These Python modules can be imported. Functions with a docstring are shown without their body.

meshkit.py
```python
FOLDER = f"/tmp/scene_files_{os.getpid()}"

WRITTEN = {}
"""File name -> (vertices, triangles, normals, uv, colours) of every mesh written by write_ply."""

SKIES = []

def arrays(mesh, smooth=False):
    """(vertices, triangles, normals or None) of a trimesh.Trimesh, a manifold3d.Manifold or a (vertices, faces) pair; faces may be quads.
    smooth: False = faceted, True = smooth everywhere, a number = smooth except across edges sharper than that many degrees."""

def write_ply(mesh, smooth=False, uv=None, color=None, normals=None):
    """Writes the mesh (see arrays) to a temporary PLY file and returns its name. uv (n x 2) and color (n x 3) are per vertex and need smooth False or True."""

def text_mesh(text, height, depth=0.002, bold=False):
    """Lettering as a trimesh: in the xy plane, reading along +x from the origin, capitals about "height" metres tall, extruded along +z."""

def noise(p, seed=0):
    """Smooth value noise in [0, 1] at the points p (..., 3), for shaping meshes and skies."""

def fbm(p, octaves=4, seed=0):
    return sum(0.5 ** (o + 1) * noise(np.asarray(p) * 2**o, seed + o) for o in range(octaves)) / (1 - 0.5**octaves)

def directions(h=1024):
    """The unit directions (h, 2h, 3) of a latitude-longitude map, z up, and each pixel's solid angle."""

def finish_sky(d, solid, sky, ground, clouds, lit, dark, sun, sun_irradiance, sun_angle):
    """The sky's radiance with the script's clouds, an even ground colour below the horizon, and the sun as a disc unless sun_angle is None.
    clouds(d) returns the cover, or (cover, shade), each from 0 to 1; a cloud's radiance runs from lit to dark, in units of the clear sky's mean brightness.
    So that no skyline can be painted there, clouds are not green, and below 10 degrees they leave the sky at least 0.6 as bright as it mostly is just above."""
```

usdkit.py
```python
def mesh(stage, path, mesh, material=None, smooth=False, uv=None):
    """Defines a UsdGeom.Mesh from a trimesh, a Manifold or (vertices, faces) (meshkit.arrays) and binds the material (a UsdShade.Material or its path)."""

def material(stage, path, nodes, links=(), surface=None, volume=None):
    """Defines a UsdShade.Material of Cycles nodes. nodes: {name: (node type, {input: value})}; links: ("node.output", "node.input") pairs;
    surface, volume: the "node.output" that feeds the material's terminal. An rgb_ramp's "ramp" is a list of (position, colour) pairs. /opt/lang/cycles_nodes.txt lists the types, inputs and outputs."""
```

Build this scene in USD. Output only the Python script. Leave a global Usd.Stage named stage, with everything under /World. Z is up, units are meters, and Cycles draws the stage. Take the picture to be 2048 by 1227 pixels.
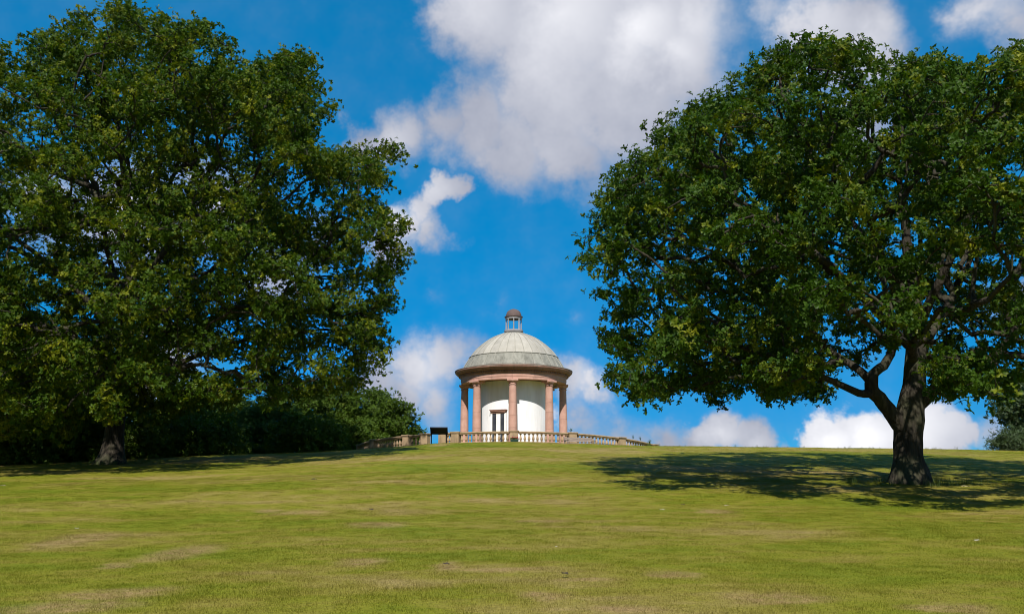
import math, random
import numpy as np
import trimesh, manifold3d as m3
from scipy.interpolate import PchipInterpolator
from scipy.spatial import cKDTree
import shapely
from shapely.geometry import Polygon
import usdkit, meshkit
from pxr import Usd, UsdGeom, UsdLux, UsdShade, Sdf, Gf, Vt

PI = math.pi
random.seed(7)
stage = Usd.Stage.CreateInMemory()
UsdGeom.SetStageUpAxis(stage, 'Z')
UsdGeom.SetStageMetersPerUnit(stage, 1.0)
UsdGeom.Xform.Define(stage, '/World')
UsdGeom.Scope.Define(stage, '/World/Looks')

# ------------------------------------------------------------------ camera, sky, sun, exposure
EYE, FOC, CX, CY = 1.6, 1750.0, 1024.0, 613.5          # eye height; focal length and centre in the photograph's 2048 px
PITCH = math.atan((980 - CY) / FOC)
SUN_EL, SUN_AZ = math.radians(48), math.radians(4)      # the sun stands behind the camera, a little to its left
SUN_DIR = np.array([-math.sin(SUN_AZ) * math.cos(SUN_EL), -math.cos(SUN_AZ) * math.cos(SUN_EL), math.sin(SUN_EL)])
EXPOSURE, SUN_I, SKY_S = 0.38, 1.25, 0.085

cam = UsdGeom.Camera.Define(stage, '/World/camera')
cam.CreateHorizontalApertureAttr(36.0); cam.CreateVerticalApertureAttr(36.0 * 613 / 1024)
cam.CreateFocalLengthAttr(36.0 * FOC / 2048)
cam.CreateClippingRangeAttr(Gf.Vec2f(0.1, 8000))
cam.CreateExposureAttr(EXPOSURE)
cam.AddTranslateOp().Set(Gf.Vec3d(0, 0, EYE)); cam.AddRotateXOp().Set(90 + math.degrees(PITCH))

def pix_dir(px, py):                                     # world direction through a point of the photograph
    a, b = (px - CX) / FOC, -(py - CY) / FOC
    d = np.array([a, math.cos(PITCH) - b * math.sin(PITCH), math.sin(PITCH) + b * math.cos(PITCH)])
    return d / np.linalg.norm(d)
def at(px, py, Y):                                       # point on that ray at distance Y in front of the camera
    d = pix_dir(px, py); return np.array([0, 0, EYE]) + d * (Y / d[1])
def project(p):
    p = np.asarray(p, float); z = p[..., 2] - EYE
    dep = p[..., 1] * math.cos(PITCH) + z * math.sin(PITCH)
    up = -p[..., 1] * math.sin(PITCH) + z * math.cos(PITCH)
    return np.stack([CX + FOC * p[..., 0] / dep, CY - FOC * up / dep], -1)

def M(name, nodes, links, surface='p.BSDF', volume=None):
    return usdkit.material(stage, '/World/Looks/' + name, nodes, links, surface=surface, volume=volume)

SKY_K = 2.65
def sky_material():
    n, l = {}, []
    n['tc'] = ('texture_coordinate', {})
    n['sky'] = ('sky_texture', dict(sky_type='single_scattering', sun_disc=False, sun_elevation=SUN_EL, sun_rotation=math.atan2(SUN_DIR[0], SUN_DIR[1]), air_density=1.0, aerosol_density=0.06, ozone_density=1.6))
    n['sp'] = ('separate_color', dict(color_type='hsv')); l.append(('sky.color', 'sp.color'))
    n['sh_'] = ('math', dict(math_type='multiply_add', value2=.06, value3=.5625)); n['ss_'] = ('math', dict(math_type='multiply_add', value2=.10, value3=.945, use_clamp=True))
    n['sv_'] = ('math', dict(math_type='power', value2=.436)); n['sk_'] = ('math', dict(math_type='multiply', value2=SKY_K))
    n['sat'] = ('combine_color', dict(color_type='hsv'))
    l += [('sp.r', 'sh_.value1'), ('sp.g', 'ss_.value1'), ('sp.b', 'sv_.value1'), ('sv_.value', 'sk_.value1'), ('sh_.value', 'sat.r'), ('ss_.value', 'sat.g'), ('sk_.value', 'sat.b')]
    # clouds: puffs of known direction and angular size, edges broken up by noise
    n['wn'] = ('noise_texture', dict(scale=5.0, detail=6.0, roughness=0.62)); l.append(('tc.generated', 'wn.vector'))
    n['wn2'] = ('noise_texture', dict(scale=20.0, detail=5.0, roughness=0.6)); l.append(('tc.generated', 'wn2.vector'))
    n['ws'] = ('vector_math', dict(math_type='subtract', vector2=(.5, .5, .5))); l.append(('wn.color', 'ws.vector1'))
    n['wm'] = ('vector_math', dict(math_type='scale', scale=0.13)); l.append(('ws.vector', 'wm.vector1'))
    n['ws2'] = ('vector_math', dict(math_type='subtract', vector2=(.5, .5, .5))); l.append(('wn2.color', 'ws2.vector1'))
    n['wm2'] = ('vector_math', dict(math_type='scale', scale=0.035)); l.append(('ws2.vector', 'wm2.vector1'))
    n['wa'] = ('vector_math', dict(math_type='add')); l += [('tc.generated', 'wa.vector1'), ('wm.vector', 'wa.vector2')]
    n['wb'] = ('vector_math', dict(math_type='add')); l += [('wa.vector', 'wb.vector1'), ('wm2.vector', 'wb.vector2')]
    def field(tag, blobs, src):
        last = None
        for i, (px, py, r, w) in enumerate(blobs):
            d = pix_dir(px, py); rr = r / FOC
            n[f'{tag}d{i}'] = ('vector_math', dict(math_type='distance', vector2=tuple(d))); l.append((src, f'{tag}d{i}.vector1'))
            n[f'{tag}m{i}'] = ('map_range', dict(range_type='linear', from_min=0.0, from_max=rr, to_min=w, to_max=0.0, clamp=True)); l.append((f'{tag}d{i}.value', f'{tag}m{i}.value'))
            if last:
                n[f'{tag}x{i}'] = ('math', dict(math_type='smoothmax', value3=0.15)); l.extend([(last, f'{tag}x{i}.value1'), (f'{tag}m{i}.result', f'{tag}x{i}.value2')])
                last = f'{tag}x{i}.value'
            else:
                last = f'{tag}m{i}.result'
        return last
    dens = field('c', CLOUDS, 'wb.vector')
    lite = field('b', BRIGHT, 'wa.vector')
    # beyond the named puffs the same kind of cumulus goes on all round
    n['gn'] = ('noise_texture', dict(scale=2.6, detail=6.0, roughness=0.55)); l.append(('tc.generated', 'gn.vector'))
    n['gd'] = ('vector_math', dict(math_type='distance', vector2=tuple(pix_dir(CX, CY)))); l.append(('tc.generated', 'gd.vector1'))
    n['gm'] = ('map_range', dict(range_type='smoothstep', from_min=0.62, from_max=0.85, to_min=0.0, to_max=1.0, clamp=True)); l.append(('gd.value', 'gm.value'))
    n['gr'] = ('map_range', dict(range_type='linear', from_min=0.50, from_max=0.68, to_min=0.0, to_max=1.0, clamp=True)); l.append(('gn.fac', 'gr.value'))
    n['gg'] = ('math', dict(math_type='multiply')); l += [('gm.result', 'gg.value1'), ('gr.result', 'gg.value2')]
    n['dm'] = ('math', dict(math_type='maximum')); l += [(dens, 'dm.value1'), ('gg.value', 'dm.value2')]
    n['dn'] = ('math', dict(math_type='multiply_add', value2=0.30, value3=-0.15)); l.append(('wn2.fac', 'dn.value1'))
    n['da'] = ('math', dict(math_type='add')); n['dk'] = ('math', dict(math_type='multiply', value2=4.0, use_clamp=True)); n['dq'] = ('math', dict(math_type='multiply')); l += [('dm.value', 'dk.value1'), ('dk.value', 'dq.value1'), ('dn.value', 'dq.value2'), ('dm.value', 'da.value1'), ('dq.value', 'da.value2')]
    n['al'] = ('map_range', dict(range_type='smoothstep', from_min=0.06, from_max=0.62, to_min=0.0, to_max=1.0, clamp=True)); l.append(('da.value', 'al.value'))
    # light and grey within a cloud
    n['sh'] = ('math', dict(math_type='multiply_add', value2=1.0, value3=-0.52)); l.append(('wn.fac', 'sh.value1'))
    n['ls'] = ('math', dict(math_type='add', use_clamp=True)); l += [(lite, 'ls.value1'), ('sh.value', 'ls.value2')]
    k = 0.80 / SKY_S
    n['cc'] = ('mix_color', dict(a=tuple(k * c for c in (.345, .375, .475)), b=tuple(k * c for c in (1.0, 1.0, 1.04)), use_clamp=False)); l.append(('ls.value', 'cc.fac'))
    n['mx'] = ('mix_color', dict(use_clamp=False)); l += [('al.result', 'mx.fac'), ('sat.color', 'mx.a'), ('cc.result', 'mx.b')]
    n['bg'] = ('background_shader', dict(strength=SKY_S)); l.append(('mx.result', 'bg.color'))
    return M('sky', n, l, surface='bg.background')

# (photo px, px, radius px, weight) of the puffs and of their bright places
CLOUDS = [(960, 40, 150, 1), (1090, 60, 190, 1), (1230, 70, 190, 1), (1370, 70, 170, 1), (1130, 200, 190, 1), (1270, 210, 190, 1), (1390, 160, 130, .9), (1040, 290, 130, .9), (1160, 300, 120, .8), (1040, 360, 60, .6),
          (960, 230, 120, .9), (880, 240, 90, .8), (800, 260, 85, .8), (750, 262, 80, .85), (700, 266, 62, .8), (1230, -80, 260, 1), (1000, -80, 200, 1),
          (905, 362, 50, 1.2), (878, 384, 54, 1.2), (848, 412, 58, 1.2), (815, 440, 66, 1.15), (870, 462, 58, .7), (780, 480, 75, .9),
          (1640, 80, 120, .9), (1730, 50, 120, .9), (1780, 110, 90, .7), (1600, 130, 80, .6), (1500, 60, 60, .45), (2000, 20, 90, .6), (2060, 70, 90, .6), (1700, 250, 140, .7), (1560, 20, 80, .5),
          (250, 440, 170, .7), (420, 420, 130, .7), (60, 430, 120, .65), (340, 730, 120, .7), (560, 560, 110, .55), (640, 480, 90, .6),
          (830, 730, 95, .75), (890, 700, 90, .75), (930, 690, 70, .6), (800, 790, 90, .75), (880, 790, 80, .65), (750, 760, 90, .7), (890, 830, 70, .5),
          (1160, 770, 75, .8), (1215, 780, 60, .75), (1110, 760, 70, .6), (1240, 870, 90, .7), (1170, 860, 80, .6), (1320, 880, 80, .7), (1430, 868, 66, 1.2), (1500, 882, 66, 1.1), (1385, 890, 60, .8), (1105, 850, 40, .9),
          (1660, 850, 70, 1.9), (1720, 842, 75, 1.9), (1780, 862, 80, 1.9), (1850, 852, 75, 1.7), (1895, 875, 60, 1.5), (1640, 890, 50, 1.6), (1980, 890, 60, .6), (1700, 890, 80, 1.9),
          (860, 578, 45, .30), (1180, 640, 40, .22), (1010, 608, 34, .20), (2030, 600, 70, .7)]
BRIGHT = [(1310, 75, 110, .75), (1380, 125, 90, .6), (960, 20, 140, .55), (1150, 20, 200, .6), (1420, 60, 110, .5), (870, 370, 70, .6), (820, 420, 90, .65), (770, 260, 90, .5), (1660, 850, 120, 1.1), (1740, 850, 130, 1.1), (1850, 850, 120, .9),
          (1430, 865, 80, .6), (1500, 880, 60, .5), (1640, 60, 140, .55), (1760, 60, 100, .5), (1215, 770, 60, .45), (1105, 850, 50, .9), (250, 440, 170, .6), (420, 420, 130, .5), (340, 730, 120, .5), (840, 715, 130, .6), (1200, 765, 90, .5), (1990, 30, 90, .4), (1165, 760, 60, .4), (60, 430, 120, .5)]

dome = UsdLux.DomeLight.Define(stage, '/World/sky')
UsdShade.MaterialBindingAPI.Apply(dome.GetPrim()).Bind(sky_material())
dome.GetPrim().SetCustomDataByKey('kind', 'structure')
sun = UsdLux.DistantLight.Define(stage, '/World/sun')
sun.CreateNormalizeAttr(True); sun.CreateIntensityAttr(SUN_I); sun.CreateAngleAttr(0.53); sun.CreateColorAttr(Gf.Vec3f(1.0, 0.96, 0.90))
sun.AddRotateXYZOp().Set(Gf.Vec3f(math.degrees(PI / 2 - SUN_EL), 0, math.degrees(-SUN_AZ)))

# ------------------------------------------------------------------ helpers
used = {}
def numbered(path):
    k = used.get(path, -1) + 1; used[path] = k
    return path if k == 0 else f'{path}_{k:03d}'
def tag(o, label=None, cat=None, group=None, kind=None):
    p = o if isinstance(o, Usd.Prim) else o.GetPrim()
    for key, v in (('label', label), ('category', cat), ('group', group), ('kind', kind)):
        if v: p.SetCustomDataByKey(key, v)
    return p
def obj(name, mesh, mat, parent=None, smooth=30):
    base = str(parent.GetPath()) if parent is not None else '/World'
    return usdkit.mesh(stage, numbered(f'{base}/{name}'), mesh, mat, smooth).GetPrim()
def thing(name, label, cat, loc=(0, 0, 0), rotz=0.0, group=None):
    x = UsdGeom.Xform.Define(stage, numbered('/World/' + name))
    x.AddTranslateOp().Set(Gf.Vec3d(*map(float, loc))); x.AddRotateZOp().Set(math.degrees(rotz))
    return tag(x, label, cat, group)
def copy_of(root, name, label, loc, rotz=0.0, scale=1.0, group=None):
    x = UsdGeom.Xform.Define(stage, numbered('/World/' + name))
    x.GetPrim().GetReferences().AddInternalReference(root.GetPath())
    x.ClearXformOpOrder()
    x.AddTranslateOp(opSuffix='c').Set(Gf.Vec3d(*map(float, loc))); x.AddRotateZOp(opSuffix='c').Set(math.degrees(rotz)); x.AddScaleOp(opSuffix='c').Set(Gf.Vec3f(scale, scale, scale))
    x.GetPrim().SetInstanceable(True)
    return tag(x, label, root.GetCustomDataByKey('category'), group)
def cat(meshes): return trimesh.util.concatenate(meshes)
def man(m):
    a = m.to_mesh(); return trimesh.Trimesh(a.vert_properties[:, :3], a.tri_verts, process=False)
def box(sx, sy, sz, c=(0, 0, 0), ch=0.0, rot=None):
    if ch > 0:
        q = []
        for ix in (-1, 1):
            for iy in (-1, 1):
                for iz in (-1, 1):
                    for k in range(3):
                        p = [ix * sx / 2, iy * sy / 2, iz * sz / 2]; p = [p[j] - (0 if j == k else math.copysign(ch, p[j])) for j in range(3)]; q.append(p)
        m = man(m3.Manifold.hull_points(np.array(q)))
    else:
        m = trimesh.creation.box([sx, sy, sz])
    if rot is not None: m.apply_transform(rot)
    m.apply_translation(c); return m
def rotm(ang, axis): return trimesh.transformations.rotation_matrix(ang, axis)
def lathe(profile, seg=32, a0=0.0, deg=360.0):
    """profile: closed polygon of (radius, z). a0: start angle in degrees from the front (-y) towards +x."""
    cs = m3.CrossSection([np.array(profile, float)], m3.FillRule.EvenOdd)
    m = m3.Manifold.revolve(cs, seg, deg)
    return man(m.rotate([0, 0, a0 - 90]))
def tube(points, radii, sides=8, wob=0.0, seed=0, cap=True):
    p = np.asarray(points, float); r = np.broadcast_to(np.asarray(radii, float), (len(p),))
    t = np.gradient(p, axis=0); t /= np.linalg.norm(t, axis=1, keepdims=True) + 1e-12
    a = np.zeros_like(p); ref = np.array([0.12, 1, 0.03]); ref /= np.linalg.norm(ref)
    for i in range(len(p)):
        u = ref - t[i] * (ref @ t[i])
        if np.linalg.norm(u) < .2: u = np.array([1, 0, 0]) - t[i] * t[i][0]
        a[i] = u / np.linalg.norm(u)
        ref = a[i]
    b = np.cross(t, a); ang = np.arange(sides) * 2 * PI / sides
    ring = np.cos(ang)[None, :, None] * a[:, None] + np.sin(ang)[None, :, None] * b[:, None]
    rr = r[:, None] * np.ones(sides)
    if wob:
        s = np.stack([np.cos(ang)[None] * 1.6 + 0 * r[:, None], np.sin(ang)[None] * 1.6 + 0 * r[:, None], np.arange(len(p))[:, None] * .35 + 0 * ang[None]], -1)
        rr = rr * (1 + wob * (meshkit.noise(s + seed * 7.3, seed) - .5) * 2)
    v = (p[:, None] + rr[..., None] * ring).reshape(-1, 3)
    i, j = np.meshgrid(np.arange(len(p) - 1), np.arange(sides), indexing='ij')
    q = np.stack([i * sides + j, i * sides + (j + 1) % sides, (i + 1) * sides + (j + 1) % sides, (i + 1) * sides + j], -1).reshape(-1, 4)
    f = np.vstack([q[:, [0, 1, 2]], q[:, [0, 2, 3]]])
    if cap:
        v = np.vstack([v, p[-1], p[0]]); e = (len(p) - 1) * sides; k = np.arange(sides)
        f = np.vstack([f, np.stack([e + k, e + (k + 1) % sides, np.full(sides, len(v) - 2)], 1), np.stack([(k + 1) % sides, k, np.full(sides, len(v) - 1)], 1)])
    return trimesh.Trimesh(v, f, process=False)

# ------------------------------------------------------------------ terrain
_g = PchipInterpolator([-300, -60, 0, 10, 22, 28, 36, 44, 52, 58.5, 62, 88, 104, 150, 250, 400, 4000], [-.9, -.55, 0, .10, .245, .37, .53, .695, .86, .983, .992, .985, .88, .3, -.8, -1.3, -1.4])
_c = PchipInterpolator([-3000, -300, -80, -34, -24, -19.2, -14.2, -11, -7.1, -3.7, .1, 4, 7.2, 10, 18, 26, 34, 80, 300, 3000], [.9, 1.0, 1.9, 3.18, 3.70, 3.89, 4.08, 4.22, 4.51, 4.74, 4.83, 4.69, 4.57, 4.50, 4.44, 4.34, 4.20, 3.5, 2.0, 1.9])
def ground(x, y):
    x, y = np.asarray(x, float), np.asarray(y, float)
    z = _c(np.clip(x, -3000, 3000)) * _g(np.clip(y, -300, 4000))
    p = np.stack([x, y, 0 * x], -1)
    near = np.clip(1 - np.hypot(x, y - 40) / 120, 0, 1)
    flat = np.clip(np.hypot(x - .14, y - 72.5) / 4 - 2.7, 0.15, 1)
    return z + near * flat * (.16 * (meshkit.noise(p / 9.0, 3) - .5) + .07 * (meshkit.noise(p / 2.6, 5) - .5) + .03 * (meshkit.noise(p / .9, 9) - .5))
def gpt(x, y, up=0.0): return np.array([x, y, float(ground(np.array([x]), np.array([y]))[0]) + up])
def on_ground(px, py):
    d = pix_dir(px, py); s = np.linspace(6, 70, 3000); pts = np.array([0, 0, EYE]) + d * (s / d[1])[:, None]
    below = pts[:, 2] < ground(pts[:, 0], pts[:, 1])
    k = int(np.argmax(below)) if below.any() else len(s) - 1
    return gpt(pts[k, 0], pts[k, 1])

# ------------------------------------------------------------------ materials
def rgbramp(stops): return ('rgb_ramp', dict(ramp=stops))
def stone(name, c1, c2, stain, scale=2.0, bump=.02, stain_amt=.5):
    return M(name, {
        'tc': ('geometry', {}), 'n1': ('noise_texture', dict(scale=scale, detail=6., roughness=.6)), 'n2': ('noise_texture', dict(scale=scale * 14, detail=3.)),
        'mp': ('mapping', dict(scale=(1.2, 1.2, .22))), 'n3': ('noise_texture', dict(scale=2.4, detail=5., roughness=.65)),
        'r1': rgbramp([(.3, c1), (.7, c2)]), 'r3': ('map_range', dict(from_min=.45, from_max=.75, to_min=0., to_max=stain_amt, clamp=True)),
        'mx': ('mix_color', dict(b=stain)), 'oi': ('object_info', {}), 'ov': ('map_range', dict(to_min=.88, to_max=1.1)), 'hv': ('hsv', {}),
        'bp': ('bump', dict(strength=.5, distance=bump)), 'p': ('principled_bsdf', dict(roughness=.85, specular_ior_level=.25))},
        [('tc.position', 'n1.vector'), ('tc.position', 'n2.vector'), ('tc.position', 'mp.vector'), ('mp.vector', 'n3.vector'), ('n1.fac', 'r1.fac'), ('n3.fac', 'r3.value'), ('r3.result', 'mx.fac'), ('r1.color', 'mx.a'),
         ('oi.random', 'ov.value'), ('ov.result', 'hv.value'), ('mx.result', 'hv.color'), ('n2.fac', 'bp.height'), ('bp.normal', 'p.normal'), ('hv.color', 'p.base_color')])
m_pink = stone('pink_sandstone', (.405, .225, .17), (.505, .30, .235), (.22, .135, .11), stain_amt=.35)
m_cornice = stone('brown_sandstone', (.235, .125, .09), (.31, .175, .13), (.10, .07, .055), stain_amt=.6)
m_buff = stone('buff_sandstone', (.30, .205, .115), (.42, .30, .18), (.12, .09, .06), stain_amt=.7)
m_render = stone('white_render', (.79, .79, .79), (.84, .84, .835), (.58, .57, .54), scale=.8, bump=.004, stain_amt=.45)
m_lead = stone('dome_lead', (.325, .30, .25), (.40, .37, .315), (.25, .235, .195), bump=.006, stain_amt=.5)
m_lead2 = stone('weathered_lead', (.205, .197, .162), (.295, .283, .235), (.095, .094, .076), bump=.008, stain_amt=.8)
m_seam = stone('lead_seam', (.28, .265, .22), (.36, .34, .285), (.18, .175, .14), bump=.004)
m_lantern = stone('lantern_stone', (.26, .25, .26), (.34, .33, .33), (.18, .17, .17))
m_cap = stone('lantern_copper', (.095, .066, .058), (.135, .095, .085), (.07, .05, .045), bump=.004)
m_wood = M('bench_wood', {'tc': ('texture_coordinate', {}), 'mp': ('mapping', dict(scale=(.6, 9, 9))), 'n': ('noise_texture', dict(scale=4., detail=5.)), 'r': rgbramp([(.3, (.15, .11, .085)), (.7, (.31, .245, .20))]), 'p': ('principled_bsdf', dict(roughness=.75))},
           [('tc.object', 'mp.vector'), ('mp.vector', 'n.vector'), ('n.fac', 'r.fac'), ('r.color', 'p.base_color')])
m_iron = M('dark_metal', {'tc': ('geometry', {}), 'n': ('noise_texture', dict(scale=12., detail=3.)), 'r': rgbramp([(.3, (.006, .007, .010)), (.7, (.012, .014, .018))]), 'p': ('principled_bsdf', dict(roughness=.6, specular_ior_level=.12))},
           [('tc.position', 'n.vector'), ('n.fac', 'r.fac'), ('r.color', 'p.base_color')])
m_pale = M('grey_metal', {'tc': ('geometry', {}), 'n': ('noise_texture', dict(scale=12., detail=3.)), 'r': rgbramp([(.3, (.20, .21, .23)), (.7, (.28, .29, .31))]), 'p': ('principled_bsdf', dict(roughness=.4, metallic=.3))},
           [('tc.position', 'n.vector'), ('n.fac', 'r.fac'), ('r.color', 'p.base_color')])
m_panel = M('door_panel', {'tc': ('geometry', {}), 'n': ('noise_texture', dict(scale=3., detail=4.)), 'r': rgbramp([(.3, (.022, .026, .036)), (.7, (.05, .055, .065))]), 'p': ('principled_bsdf', dict(roughness=.5))},
            [('tc.position', 'n.vector'), ('n.fac', 'r.fac'), ('r.color', 'p.base_color')])
m_paint = M('white_paint', {'tc': ('geometry', {}), 'n': ('noise_texture', dict(scale=5., detail=4.)), 'r': rgbramp([(.3, (.74, .735, .70)), (.7, (.81, .805, .78))]), 'p': ('principled_bsdf', dict(roughness=.5))},
            [('tc.position', 'n.vector'), ('n.fac', 'r.fac'), ('r.color', 'p.base_color')])
m_red = M('red_petal', {'g': ('geometry', {}), 'r': rgbramp([(0, (.30, .01, .03)), (1, (.5, .03, .08))]), 'p': ('principled_bsdf', dict(roughness=.6))}, [('g.random_per_island', 'r.fac'), ('r.color', 'p.base_color')])
m_paper = M('paper', {'g': ('geometry', {}), 'n': ('noise_texture', dict(scale=40.)), 'r': rgbramp([(.3, (.40, .39, .35)), (.7, (.52, .51, .47))]), 'p': ('principled_bsdf', dict(roughness=.7))}, [('g.position', 'n.vector'), ('n.fac', 'r.fac'), ('r.color', 'p.base_color')])
m_bark = M('bark', {'tc': ('geometry', {}), 'mp': ('mapping', dict(scale=(1, 1, .22))), 'v': ('voronoi_texture', dict(scale=13., feature='f1')), 'n': ('noise_texture', dict(scale=9., detail=6., roughness=.65)), 'n2': ('noise_texture', dict(scale=1.3, detail=4.)),
                    'r': rgbramp([(.25, (.015, .012, .009)), (.5, (.035, .029, .021)), (.75, (.072, .060, .042))]), 'r2': ('map_range', dict(from_min=.45, from_max=.7, to_min=0., to_max=.6, clamp=True)), 'mx': ('mix_color', dict(b=(.06, .065, .03))),
                    'ad': ('math', dict(math_type='add')), 'bp': ('bump', dict(strength=1., distance=.05)), 'p': ('principled_bsdf', dict(roughness=.9, specular_ior_level=.15))},
           [('tc.position', 'mp.vector'), ('mp.vector', 'v.vector'), ('mp.vector', 'n.vector'), ('tc.position', 'n2.vector'), ('n.fac', 'r.fac'), ('n2.fac', 'r2.value'), ('r2.result', 'mx.fac'), ('r.color', 'mx.a'), ('v.distance', 'ad.value1'), ('n.fac', 'ad.value2'),
            ('ad.value', 'bp.height'), ('bp.normal', 'p.normal'), ('mx.result', 'p.base_color')])
def leaf_material(name, dark, mid, light, rough=.5, trans=.28, patch=(.58, .74), spec=.35):
    tr = tuple(min(1, 1.5 * c) for c in mid)
    return M(name, {'g': ('geometry', {}), 'n': ('noise_texture', dict(scale=.55, detail=3., roughness=.6)), 'n2': ('noise_texture', dict(scale=2.3, detail=2.)), 'r': rgbramp([(0, dark), (.5, mid), (1, tuple(.5 * a + .5 * b for a, b in zip(mid, light)))]),
                    'a': ('mix_float', dict(fac=.5)), 'pm': ('map_range', dict(from_min=patch[0], from_max=patch[1], to_min=0., to_max=.85, clamp=True)), 'mx': ('mix_color', dict(b=light)), 'n3': ('noise_texture', dict(scale=.9, detail=4., roughness=.7)),
                    'tm': ('mix_color', dict(blend_type='multiply', fac=1., b=(1.15, 1.25, .5))),
                    'p': ('principled_bsdf', dict(roughness=rough, specular_ior_level=spec)), 't': ('translucent_bsdf', {}), 'm': ('mix_closure', dict(fac=trans))},
             [('g.position', 'n.vector'), ('g.position', 'n2.vector'), ('g.position', 'n3.vector'), ('n2.fac', 'a.a'), ('g.random_per_island', 'a.b'), ('a.result', 'r.fac'), ('n3.fac', 'pm.value'), ('pm.result', 'mx.fac'), ('r.color', 'mx.a'),
              ('mx.result', 'p.base_color'), ('mx.result', 'tm.a'), ('tm.result', 't.color'), ('p.BSDF', 'm.closure1'), ('t.BSDF', 'm.closure2')], surface='m.closure')
m_leaf_r = leaf_material('oak_leaf', (.022, .053, .004), (.053, .104, .006), (.25, .25, .012), patch=(.53, .69), spec=.16, trans=.35)
m_leaf_l = leaf_material('tall_tree_leaf', (.026, .056, .004), (.062, .112, .006), (.25, .25, .012), patch=(.50, .67), spec=.14, trans=.35)
m_leaf_b = leaf_material('wood_leaf', (.040, .075, .008), (.080, .132, .012), (.14, .16, .015), trans=.32, spec=.15)
m_leaf_y = leaf_material('yew_leaf', (.035, .085, .016), (.062, .135, .024), (.09, .16, .03), spec=.2)
m_leaf_g = leaf_material('blue_green_leaf', (.035, .062, .022), (.07, .105, .035), (.13, .15, .04))

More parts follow.
